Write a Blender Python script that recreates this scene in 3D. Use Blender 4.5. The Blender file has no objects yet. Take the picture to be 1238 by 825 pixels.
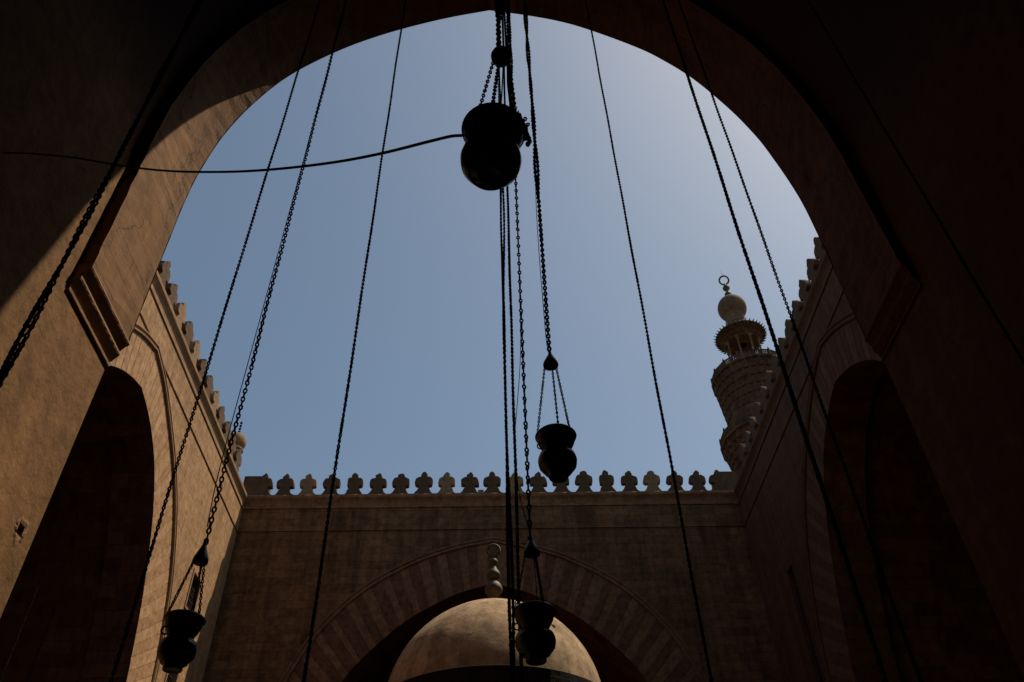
import bpy, math, random
import numpy as np
random.seed(7); rng = np.random.default_rng(7)
sc = bpy.context.scene
COL = sc.collection
EYE = 1.6                       # everything is laid out relative to eye height, then lifted

# ------------------------------------------------------------------ scene objects
def tag(o, label=None, cat=None, group=None, kind=None):
    if label: o['label'] = label
    if cat: o['category'] = cat
    if group: o['group'] = group
    if kind: o['kind'] = kind
    return o
def thing(name, label, cat, loc=(0, 0, 0), rot=(0, 0, 0), group=None):
    o = bpy.data.objects.new(name, None); COL.objects.link(o)
    o.empty_display_size = .3
    o.location = loc; o.rotation_euler = rot
    return tag(o, label, cat, group)

class MB:
    def __init__(s): s.v = []; s.f = []; s.m = []; s.n = 0
    def add(s, V, Fs, mi=0):
        V = np.asarray(V, float); s.v.append(V)
        for f in Fs: s.f.append(tuple(int(i) + s.n for i in f)); s.m.append(mi)
        s.n += len(V)
    def box(s, x0, x1, y0, y1, z0, z1, mi=0):
        V = [(x, y, z) for x in (x0, x1) for y in (y0, y1) for z in (z0, z1)]
        s.add(V, [(0, 1, 3, 2), (4, 6, 7, 5), (0, 4, 5, 1), (2, 3, 7, 6), (0, 2, 6, 4), (1, 5, 7, 3)], mi)
    def grid(s, P, closed_u=False, closed_v=False, mi=0, flip=False):
        P = np.asarray(P, float); nu, nv = P.shape[:2]; fs = []
        for i in range(nu if closed_u else nu - 1):
            for j in range(nv if closed_v else nv - 1):
                a = i * nv + j; b = ((i + 1) % nu) * nv + j
                c = ((i + 1) % nu) * nv + (j + 1) % nv; d = i * nv + (j + 1) % nv
                fs.append((a, d, c, b) if flip else (a, b, c, d))
        s.add(P.reshape(-1, 3), fs, mi)
    def prism(s, poly, y0, y1, fn, mi=0):
        """poly in (u,z); fn(u,d,z)->xyz; extruded over d"""
        n = len(poly)
        V = [fn(u, y0, z) for u, z in poly] + [fn(u, y1, z) for u, z in poly]
        Fs = [tuple(range(n)), tuple(range(2 * n - 1, n - 1, -1))]
        Fs += [(i, i + n, (i + 1) % n + n, (i + 1) % n) for i in range(n)]
        s.add(V, Fs, mi)
    def tube(s, pts, r, n=6, mi=0, caps=True):
        pts = [np.asarray(p, float) for p in pts]
        rs = r if hasattr(r, '__len__') else [r] * len(pts)
        rows = []; ref = np.array([0.13, 0.21, 0.97])
        for i, p in enumerate(pts):
            t = pts[min(i + 1, len(pts) - 1)] - pts[max(i - 1, 0)]; t = t / (np.linalg.norm(t) + 1e-9)
            rr = ref if abs(np.dot(ref, t)) < .95 else np.array([1., 0, 0])
            a = np.cross(t, rr); a /= np.linalg.norm(a); b = np.cross(t, a)
            rows.append([p + rs[i] * (math.cos(2 * math.pi * k / n) * a + math.sin(2 * math.pi * k / n) * b) for k in range(n)])
        s.grid(rows, closed_v=True, mi=mi)
        if caps:
            s.add(rows[0], [tuple(range(n))], mi); s.add(rows[-1], [tuple(range(n - 1, -1, -1))], mi)
    def lathe(s, prof, n=32, c=(0, 0, 0), mod=None, mi=0, phase=0):
        rows = []
        for k in range(n):
            a = 2 * math.pi * k / n + phase
            rows.append([(c[0] + (r * (mod(a, z) if mod else 1)) * math.cos(a), c[1] + (r * (mod(a, z) if mod else 1)) * math.sin(a), c[2] + z) for r, z in prof])
        s.grid(rows, closed_u=True, mi=mi)
    def ring(s, c, R, r, ax=(0, 1, 0), n=24, m=8, mi=0):
        ax = np.asarray(ax, float); ax /= np.linalg.norm(ax)
        a = np.cross(ax, (0.3, 0.2, 0.93)); a /= np.linalg.norm(a); b = np.cross(ax, a); c = np.asarray(c, float)
        rows = []
        for k in range(n):
            t = 2 * math.pi * k / n; d = math.cos(t) * a + math.sin(t) * b
            rows.append([c + d * (R + r * math.cos(2 * math.pi * j / m)) + ax * r * math.sin(2 * math.pi * j / m) for j in range(m)])
        s.grid(rows, True, True, mi)
    def build(s, name, mats, parent=None, smooth=False, fix=True):
        me = bpy.data.meshes.new(name)
        V = np.concatenate(s.v); me.from_pydata(V.tolist(), [], s.f)
        mats = mats if isinstance(mats, (list, tuple)) else [mats]
        for m in mats: me.materials.append(m)
        me.polygons.foreach_set('material_index', s.m)
        if fix:
            import bmesh
            bm = bmesh.new(); bm.from_mesh(me)
            bmesh.ops.remove_doubles(bm, verts=bm.verts, dist=1e-5)
            bmesh.ops.recalc_face_normals(bm, faces=bm.faces)
            bm.to_mesh(me); bm.free()
        # box-projected UVs in metres, so that stone courses follow each wall
        uv = me.uv_layers.new(name='UVMap')
        nl = len(me.loops); co = np.empty(len(me.vertices) * 3); me.vertices.foreach_get('co', co); co = co.reshape(-1, 3)
        li = np.empty(nl, int); me.loops.foreach_get('vertex_index', li)
        npy = len(me.polygons); nr = np.empty(npy * 3); me.polygons.foreach_get('normal', nr); nr = np.abs(nr.reshape(-1, 3))
        tot = np.empty(npy, int); me.polygons.foreach_get('loop_total', tot)
        fn = np.repeat(np.arange(npy), tot)
        n_ = nr[fn]; c_ = co[li]; U = np.empty((nl, 2))
        isx = (n_[:, 0] >= n_[:, 1]) & (n_[:, 0] >= n_[:, 2] * .35); isy = ~isx & (n_[:, 1] >= n_[:, 2] * .5)
        U[:, 0] = np.where(isx, c_[:, 1], c_[:, 0]); U[:, 1] = np.where(isx | isy, c_[:, 2], c_[:, 1])
        uv.data.foreach_set('uv', U.ravel())
        if smooth: me.polygons.foreach_set('use_smooth', [True] * npy)
        me.update()
        o = bpy.data.objects.new(name, me); COL.objects.link(o)
        if parent is not None: o.parent = parent
        return o

def smoothline(P, k=6):
    """Catmull-Rom through P"""
    P = np.asarray(P, float); Q = np.vstack([2 * P[0] - P[1], P, 2 * P[-1] - P[-2]]); out = []
    for i in range(1, len(Q) - 2):
        for j in range(k):
            t = j / k
            out.append(.5 * ((2 * Q[i]) + (-Q[i - 1] + Q[i + 1]) * t + (2 * Q[i - 1] - 5 * Q[i] + 4 * Q[i + 1] - Q[i + 2]) * t * t + (-Q[i - 1] + 3 * Q[i] - 3 * Q[i + 1] + Q[i + 2]) * t ** 3))
    out.append(P[-1]); return np.array(out)

# ------------------------------------------------------------------ materials
def newmat(name):
    m = bpy.data.materials.new(name); m.use_nodes = True
    nt = m.node_tree; b = nt.nodes['Principled BSDF']; return m, nt, b
def stone(name, base, course=.5, width=1.1, var=.16, mortar=.72, stain=.35, bump=.5, rough=.92, blotch=.6, brick=True, streak=.35, bscale=1.0, crack=0):
    m, nt, b = newmat(name); N = nt.nodes; L = nt.links
    tc = N.new('ShaderNodeTexCoord'); uvn = tc.outputs['UV']; ob = tc.outputs['Object']
    def noise(scale, detail=5, rgh=.6, vec=ob, mapping=None, dist=0):
        if mapping:
            mp = N.new('ShaderNodeMapping'); mp.inputs['Scale'].default_value = mapping; L.new(vec, mp.inputs[0]); vec = mp.outputs[0]
        n = N.new('ShaderNodeTexNoise'); n.inputs['Scale'].default_value = scale; n.inputs['Detail'].default_value = detail
        n.inputs['Roughness'].default_value = rgh; n.inputs['Distortion'].default_value = dist; L.new(vec, n.inputs['Vector']); return n.outputs['Fac']
    def ramp(fac, p0, c0, p1, c1):
        r = N.new('ShaderNodeValToRGB'); r.color_ramp.elements[0].position = p0; r.color_ramp.elements[0].color = (*[c0] * 3, 1) if not hasattr(c0, '__len__') else (*c0, 1)
        r.color_ramp.elements[1].position = p1; r.color_ramp.elements[1].color = (*[c1] * 3, 1) if not hasattr(c1, '__len__') else (*c1, 1)
        L.new(fac, r.inputs[0]); return r.outputs[0]
    def mult(a, bb, f=1.0):
        x = N.new('ShaderNodeMix'); x.data_type = 'RGBA'; x.blend_type = 'MULTIPLY'; x.inputs[0].default_value = f
        L.new(a, x.inputs[6]); L.new(bb, x.inputs[7]); return x.outputs[2]
    base = np.array(base)
    c = ramp(noise(.35, 6, .65), .3, tuple(base * (1 - .25 * blotch)), .7, tuple(base * (1 + .2 * blotch)))
    c = mult(c, ramp(noise(2.6, 8, .7, dist=.4), .35, (1 - stain, 1 - stain * 1.05, 1 - stain * 1.1), .62, 1.0))
    if streak: c = mult(c, ramp(noise(1.0, 4, .6, mapping=(1.6, 1.6, .12)), .35, 1 - streak, .6, 1.0))
    height = None
    if brick:
        # warp the coordinates a little so that the courses are not ruler-straight
        wn = N.new('ShaderNodeTexNoise'); wn.inputs['Scale'].default_value = 1.7; wn.inputs['Detail'].default_value = 3; L.new(ob, wn.inputs['Vector'])
        sb = N.new('ShaderNodeVectorMath'); sb.operation = 'MULTIPLY_ADD'; L.new(wn.outputs['Color'], sb.inputs[0]); sb.inputs[1].default_value = (.06, .06, 0); L.new(uvn, sb.inputs[2])
        br = N.new('ShaderNodeTexBrick'); br.offset = .37; br.inputs['Scale'].default_value = 1
        br.inputs['Brick Width'].default_value = width; br.inputs['Row Height'].default_value = course
        br.inputs['Mortar Size'].default_value = .012; br.inputs['Mortar Smooth'].default_value = .5
        br.inputs['Color1'].default_value = (1 - var,) * 3 + (1,); br.inputs['Color2'].default_value = (1.0, 1.0, 1.0, 1); br.inputs['Mortar'].default_value = (mortar,) * 3 + (1,)
        L.new(sb.outputs[0], br.inputs['Vector']); c = mult(c, br.outputs['Color']); height = br.outputs['Fac']
    if crack:
        vo = N.new('ShaderNodeTexVoronoi'); vo.feature = 'DISTANCE_TO_EDGE'; vo.inputs['Scale'].default_value = .55
        wn2 = N.new('ShaderNodeTexNoise'); wn2.inputs['Scale'].default_value = 1.2; wn2.inputs['Detail'].default_value = 6; L.new(ob, wn2.inputs['Vector'])
        s2 = N.new('ShaderNodeVectorMath'); s2.operation = 'MULTIPLY_ADD'; L.new(wn2.outputs['Color'], s2.inputs[0]); s2.inputs[1].default_value = (1.2, 1.2, 1.2); L.new(ob, s2.inputs[2])
        mp = N.new('ShaderNodeMapping'); mp.inputs['Scale'].default_value = (1, 1.0, .28); L.new(s2.outputs[0], mp.inputs[0]); L.new(mp.outputs[0], vo.inputs['Vector'])
        gate = ramp(noise(.6, 3), .46, 1.0, .54, 0.0)
        ck = ramp(vo.outputs['Distance'], 0.0, 1 - crack, .012, 1.0)
        mx = N.new('ShaderNodeMix'); mx.data_type = 'RGBA'; L.new(gate, mx.inputs[0]); L.new(ck, mx.inputs[6]); mx.inputs[7].default_value = (1, 1, 1, 1)
        c = mult(c, mx.outputs[2])
    L.new(c, b.inputs['Base Color']); b.inputs['Roughness'].default_value = rough; b.inputs['Specular IOR Level'].default_value = .15
    bp = N.new('ShaderNodeBump'); bp.inputs['Strength'].default_value = bump; bp.inputs['Distance'].default_value = .06 * bscale
    L.new(noise(3.2, 9, .68), bp.inputs['Height']); out = bp.outputs[0]
    if height is not None:
        b2 = N.new('ShaderNodeBump'); b2.invert = True; b2.inputs['Strength'].default_value = min(1, bump * .8); b2.inputs['Distance'].default_value = .03
        L.new(height, b2.inputs['Height']); L.new(out, b2.inputs['Normal']); out = b2.outputs[0]
    L.new(out, b.inputs['Normal']); return m
def metal(name, col, rough=.5, met=.8, spec=.5, vary=.3):
    m, nt, b = newmat(name); N = nt.nodes; L = nt.links
    n = N.new('ShaderNodeTexNoise'); n.inputs['Scale'].default_value = 14; n.inputs['Detail'].default_value = 5
    tc = N.new('ShaderNodeTexCoord'); L.new(tc.outputs['Object'], n.inputs['Vector'])
    r = N.new('ShaderNodeValToRGB'); r.color_ramp.elements[0].position = .3; r.color_ramp.elements[1].position = .7
    r.color_ramp.elements[0].color = (*[c * (1 - vary) for c in col], 1); r.color_ramp.elements[1].color = (*[c * (1 + vary) for c in col], 1)
    L.new(n.outputs['Fac'], r.inputs[0]); L.new(r.outputs[0], b.inputs['Base Color'])
    b.inputs['Roughness'].default_value = rough; b.inputs['Metallic'].default_value = met; b.inputs['Specular IOR Level'].default_value = spec; return m

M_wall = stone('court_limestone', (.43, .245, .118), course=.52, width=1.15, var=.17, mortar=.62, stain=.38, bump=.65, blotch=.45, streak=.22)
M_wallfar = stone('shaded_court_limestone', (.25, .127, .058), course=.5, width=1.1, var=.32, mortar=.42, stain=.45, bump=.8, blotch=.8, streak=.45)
M_wallright = stone('shaded_right_limestone', (.135, .062, .031), course=.52, width=1.15, var=.2, mortar=.65, stain=.3, bump=.5, blotch=.5, streak=.3)  # court limestone darkened: the right wall's shade is in the colour
M_vred3 = stone('deep_shaded_voussoir', (.115, .052, .027), var=0, brick=False, stain=.3, bump=.4, streak=.1)  # right wall voussoirs and mouldings, painted dark as in shade
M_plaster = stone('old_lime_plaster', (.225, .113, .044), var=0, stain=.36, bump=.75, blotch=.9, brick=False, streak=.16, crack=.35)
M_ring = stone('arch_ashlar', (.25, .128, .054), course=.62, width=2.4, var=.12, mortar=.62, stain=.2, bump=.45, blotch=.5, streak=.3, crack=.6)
M_dark = stone('iwan_ashlar', (.235, .105, .055), course=.55, width=1.2, var=.45, mortar=.3, stain=.35, bump=.6)
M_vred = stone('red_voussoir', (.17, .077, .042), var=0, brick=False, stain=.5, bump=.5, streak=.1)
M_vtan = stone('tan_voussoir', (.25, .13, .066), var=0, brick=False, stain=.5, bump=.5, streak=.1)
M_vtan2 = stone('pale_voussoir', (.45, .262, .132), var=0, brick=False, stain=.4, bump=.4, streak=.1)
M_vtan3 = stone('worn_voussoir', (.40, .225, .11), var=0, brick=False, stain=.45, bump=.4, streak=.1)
M_vred2 = stone('shaded_voussoir', (.145, .07, .036), var=0, brick=False, stain=.3, bump=.4, streak=.1)  # voussoir stone toned down, shade of the right wall painted in
M_tur = stone('turret_stone', (.27, .17, .095), var=0, brick=False, stain=.35, bump=.5, streak=.2)
M_mould = stone('moulding_stone', (.33, .187, .094), var=0, brick=False, stain=.3, bump=.5, streak=.2)
M_merl = stone('merlon_stone', (.135, .077, .045), var=0, brick=False, stain=.35, bump=.8, streak=.3)
M_merl2 = stone('pale_merlon_stone', (.30, .185, .105), var=0, brick=False, stain=.3, bump=.6, streak=.3)
M_dome = stone('dome_plaster', (.54, .37, .22), var=0, brick=False, stain=.42, bump=.4, streak=.4, blotch=.7, crack=.3)
M_min = stone('minaret_stone', (.17, .102, .062), course=.5, width=.9, var=.4, stain=.3, bump=.8)
M_minb = stone('bulb_stone', (.22, .155, .10), course=1.2, width=1.2, var=.2, stain=.25, bump=.5, mortar=.8)
M_floor = stone('court_marble', (.055, .042, .032), course=2.0, width=2.0, var=.4, stain=.2, bump=.1, rough=.6)
M_ground = stone('dusty_ground', (.10, .07, .045), var=0, brick=False, stain=.3, bump=.3)
M_wood = stone('kiosk_wood', (.028, .016, .010), course=.2, width=3, var=.3, stain=.3, bump=.4, rough=.75)
M_iron = metal('chain_iron', (.012, .009, .008), .75, .1, .15)
M_bronze = metal('lamp_bronze', (.012, .009, .008), .42, .1, .35)
M_glass = metal('lamp_dark_glass', (.010, .008, .007), .28, 0, .35, .2)
M_cable = metal('cable_rubber', (.012, .012, .013), .55, 0, .3)
M_brass = metal('finial_brass', (.10, .075, .045), .68, .5, .5)
M_void = metal('dark_lattice_wood', (.02, .013, .009), .8, 0, .2)

M_shade = stone('shade_toned_plaster', (.085, .038, .018), var=0, stain=.35, bump=.6, blotch=.8, brick=False, streak=.2, crack=.3)  # dark tone stands in for the deep shade inside the hall
def paint_shade(m, dark, z0, z1):
    """paints shade into the vault colour, deepening with height, with a ragged edge"""
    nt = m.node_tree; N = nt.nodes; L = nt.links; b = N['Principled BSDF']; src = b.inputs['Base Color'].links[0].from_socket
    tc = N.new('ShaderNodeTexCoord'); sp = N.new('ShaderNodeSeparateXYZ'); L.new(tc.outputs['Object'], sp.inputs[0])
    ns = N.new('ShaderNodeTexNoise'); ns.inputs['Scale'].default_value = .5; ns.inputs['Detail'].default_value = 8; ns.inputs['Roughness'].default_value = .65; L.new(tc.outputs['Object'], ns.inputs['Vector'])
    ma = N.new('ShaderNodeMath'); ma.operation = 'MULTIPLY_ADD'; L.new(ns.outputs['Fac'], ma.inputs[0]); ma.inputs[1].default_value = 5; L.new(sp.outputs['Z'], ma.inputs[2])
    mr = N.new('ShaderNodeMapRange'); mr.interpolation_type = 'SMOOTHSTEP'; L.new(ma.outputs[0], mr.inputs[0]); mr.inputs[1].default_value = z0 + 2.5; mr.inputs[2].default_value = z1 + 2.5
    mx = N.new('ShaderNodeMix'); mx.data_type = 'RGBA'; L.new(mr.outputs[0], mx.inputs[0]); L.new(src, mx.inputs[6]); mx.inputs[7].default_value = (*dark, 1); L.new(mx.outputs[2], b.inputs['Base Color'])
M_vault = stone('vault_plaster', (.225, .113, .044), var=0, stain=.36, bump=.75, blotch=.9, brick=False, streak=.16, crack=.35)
paint_shade(M_vault, (.045, .022, .012), 15.5, 20.0)  # darkening towards the crown is painted shade
M_vaultr = stone('shaded_vault_plaster', (.105, .046, .021), var=0, stain=.35, bump=.6, blotch=.8, brick=False, streak=.2, crack=.3)  # darker copy of the vault plaster for the shaded right half
paint_shade(M_vaultr, (.045, .022, .012), 12.5, 17.5)
M_ringr = stone('shaded_arch_ashlar', (.15, .068, .031), course=.62, width=2.4, var=.15, mortar=.55, stain=.35, bump=.5, blotch=.6, streak=.3, crack=.5)  # arch ashlar again, darkened to paint the right limb's shade
M_right = stone('shaded_side_plaster', (.105, .046, .021), var=0, stain=.35, bump=.6, blotch=.8, brick=False, streak=.2, crack=.3)  # side wall plaster with the shade of the right side painted in
# ------------------------------------------------------------------ geometry constants
H = 29.6            # top of the court walls above the eye
XW = 16.0           # half width of the court
YF = 46.1           # far wall
YN = 12.0           # near facade
YC = 29.2           # middle of the court, side iwans
FAR_IN = smoothline([(9.6, -1.6), (9.6, 5), (9.6, 11.5), (9.3, 14.8), (8.4, 17.5), (7.27, 18.98), (6, 20.25), (4.64, 21.33), (2.3, 22.6), (0, 23.32)])
FAR_OUT = smoothline([(12.2, -1.6), (12.2, 5), (12.2, 13), (11.75, 16.5), (10.64, 19.23), (9.4, 21.1), (7.5, 23.0), (4.83, 24.62), (2.34, 25.55), (0, 26.05)])
SIDE_IN = smoothline([(8.0, -1.6), (8.0, 3), (8.0, 9.5), (7.75, 12.3), (7.2, 15.2), (6.5, 17.7), (5.5, 20.1), (4.5, 21.75), (3.45, 22.95), (2.15, 23.85), (1.0, 24.35), (0, 24.62)])
SIDE_OUT = smoothline([(10.6, -1.6), (10.6, 3), (10.6, 10), (10.1, 15.1), (9.6, 17.5), (8.7, 19.9), (7.1, 22.4), (5.3, 24.1), (3.2, 25.5), (1.5, 26.4), (0, 26.88)])
# near arch, left half and right half (x outward, z)
NL = smoothline([(7.15, 11.28), (7.16, 12.4), (7.17, 14.4), (7.17, 15.8), (7.1, 17.0), (6.88, 18.5), (6.5, 19.83), (5.98, 21.05), (5.42, 21.95), (4.6, 22.9), (3.78, 23.65), (2.72, 24.4), (1.35, 25.15), (0, 25.7)])
NR = smoothline([(7.52, 11.28), (7.5, 12.4), (7.46, 14.4), (7.38, 16.0), (7.1, 17.8), (6.86, 18.8), (6.46, 19.97), (5.79, 21.45), (5.1, 22.5), (4.4, 23.3), (3.1, 24.38), (2.2, 24.95), (1.2, 25.35), (0, 25.7)])

def hw_at(curve, z):
    return float(np.interp(z, curve[:, 1], curve[:, 0]))
def offset_curve(C, d):
    """move a half curve outward (away from the axis, up) by d"""
    out = []
    for i, p in enumerate(C):
        t = C[min(i + 1, len(C) - 1)] - C[max(i - 1, 0)]; t = t / np.linalg.norm(t)
        n = np.array([t[1], -t[0]]); 
        if n[0] < 0 and n[1] < 0: n = -n
        out.append(p + n * d)
    out = np.array(out); out[-1, 0] = 0; out[-1, 1] = C[-1][1] + d * 1.05; return out
def full(CL, CR=None):
    CR = CL if CR is None else CR
    L = [(-x, z) for x, z in CL]; Rr = [(x, z) for x, z in CR[::-1][1:]]
    return L + Rr

def wall_plate(mb, fn, u0, u1, uc, curL, curR, z0, z1, holes=(), d=0.0, mi=0):
    """wall face with an arched opening, in horizontal strips; holes: (ua,ub,za,zb)"""
    zs = sorted(set([z0, z1] + [float(z) for z in curL[:, 1] if z0 < z < z1] + [float(z) for z in curR[:, 1] if z0 < z < z1] + [h for q in holes for h in q[2:]]))
    top = max(curL[-1][1], curR[-1][1]); zs = sorted(set(zs + [float(top)]))
    zz = [zs[0]]
    for z in zs[1:]:
        if z - zz[-1] > 1e-4: zz.append(z)
    for za, zb in zip(zz[:-1], zz[1:]):
        if za >= top - 1e-4:
            mb.add([fn(u0, d, za), fn(u1, d, za), fn(u1, d, zb), fn(u0, d, zb)], [(0, 1, 2, 3)], mi); continue
        la, lb = uc - hw_at(curL, za), uc - hw_at(curL, zb); ra, rb = uc + hw_at(curR, za), uc + hw_at(curR, zb)
        mb.add([fn(u0, d, za), fn(la, d, za), fn(lb, d, zb), fn(u0, d, zb)], [(0, 1, 2, 3)], mi)
        segs = [(ra, rb)]; hs = [h for h in holes if h[2] <= za + 1e-4 and h[3] >= zb - 1e-4]
        a, b = ra, rb
        for h in sorted(hs):
            mb.add([fn(a, d, za), fn(h[0], d, za), fn(h[0], d, zb), fn(b, d, zb)], [(0, 1, 2, 3)], mi); a = b = h[1]
        mb.add([fn(a, d, za), fn(u1, d, za), fn(u1, d, zb), fn(b, d, zb)], [(0, 1, 2, 3)], mi)

MERLON = [(.755, 0), (.60, .05), (.49, .16), (.41, .31), (.36, .44), (.30, .48), (.29, .66), (.40, .67), (.54, .70), (.565, .86), (.56, 1.06), (.50, 1.20), (.38, 1.30), (.27, 1.33), (.20, 1.33), (.225, 1.41), (.20, 1.52), (.11, 1.63), (0, 1.72)]
def merlon_mesh(seed):
    r = np.random.default_rng(seed); mb = MB()
    jit = lambda: r.normal(0, .02)
    R_ = [(u + jit(), z + (jit() if z > 0 else 0)) for u, z in MERLON]; Lf = [(-u + jit(), z + (jit() if z > 0 else 0)) for u, z in MERLON[:-1]][::-1]
    P = R_ + Lf
    if seed == 3: P = [(u, min(z, 1.64 + .12 * u)) for u, z in P]            # weathered, tip lost
    if seed == 5: P = [(max(u, -.44), z) if z > .6 else (u, z) for u, z in P]  # one lobe chipped
    mb.prism(P, 0, .34, lambda u, d, z: (u, d, z)); return mb
merlon_proto = []
def make_merlon(parent, loc, rz, mat, k):
    """one pierced trefoil merlon; shares one of six worn meshes"""
    key = (k * 7 % 11 % 6, mat.name)
    for kk, me in merlon_proto:
        if kk == key: break
    else:
        o0 = merlon_mesh(k * 7 % 11 % 6).build('merlon', mat, parent)
        bv = o0.modifiers.new('bevel', 'BEVEL'); bv.width = .018; bv.segments = 1
        merlon_proto.append((key, o0.data)); me = None
        o0.location = loc; o0.rotation_euler = (0, 0, rz); return o0
    o = bpy.data.objects.new('merlon', me); COL.objects.link(o); o.parent = parent
    bv = o.modifiers.new('bevel', 'BEVEL'); bv.width = .025; bv.segments = 1
    o.location = loc; o.rotation_euler = (random.uniform(-.02, .02), random.uniform(-.03, .03), rz + random.uniform(-.04, .04))
    s = 1 + random.uniform(-.03, .03); o.scale = (s, 1, 1 + random.uniform(-.035, .03)); return o

CORN = [(-.02, 28.6), (.09, 28.6), (.10, 28.66), (.09, 28.73), (.045, 28.75), (.05, 28.95), (.10, 29.1), (.2, 29.24), (.235, 29.28), (.25, 29.36), (.245, 29.47), (.2, 29.55), (.12, 29.6), (-.02, 29.6)]
FRIEZ = [(-.02, 26.97), (.055, 26.98), (.065, 27.02), (.055, 27.06), (.03, 27.08), (.03, 28.595), (-.02, 28.597)]
def extr(mb, prof, u0, u1, fn, mi=0, rnd=0):
    us = np.linspace(u0, u1, 24)
    rows = [[fn(u, -o + rnd * random.uniform(-1, 1), z + rnd * random.uniform(-1, 1)) for o, z in prof] for u in us]
    mb.grid(rows, closed_v=True, mi=mi)
    mb.add(rows[0], [tuple(range(len(prof)))], mi); mb.add(rows[-1], [tuple(range(len(prof)))], mi)

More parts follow.
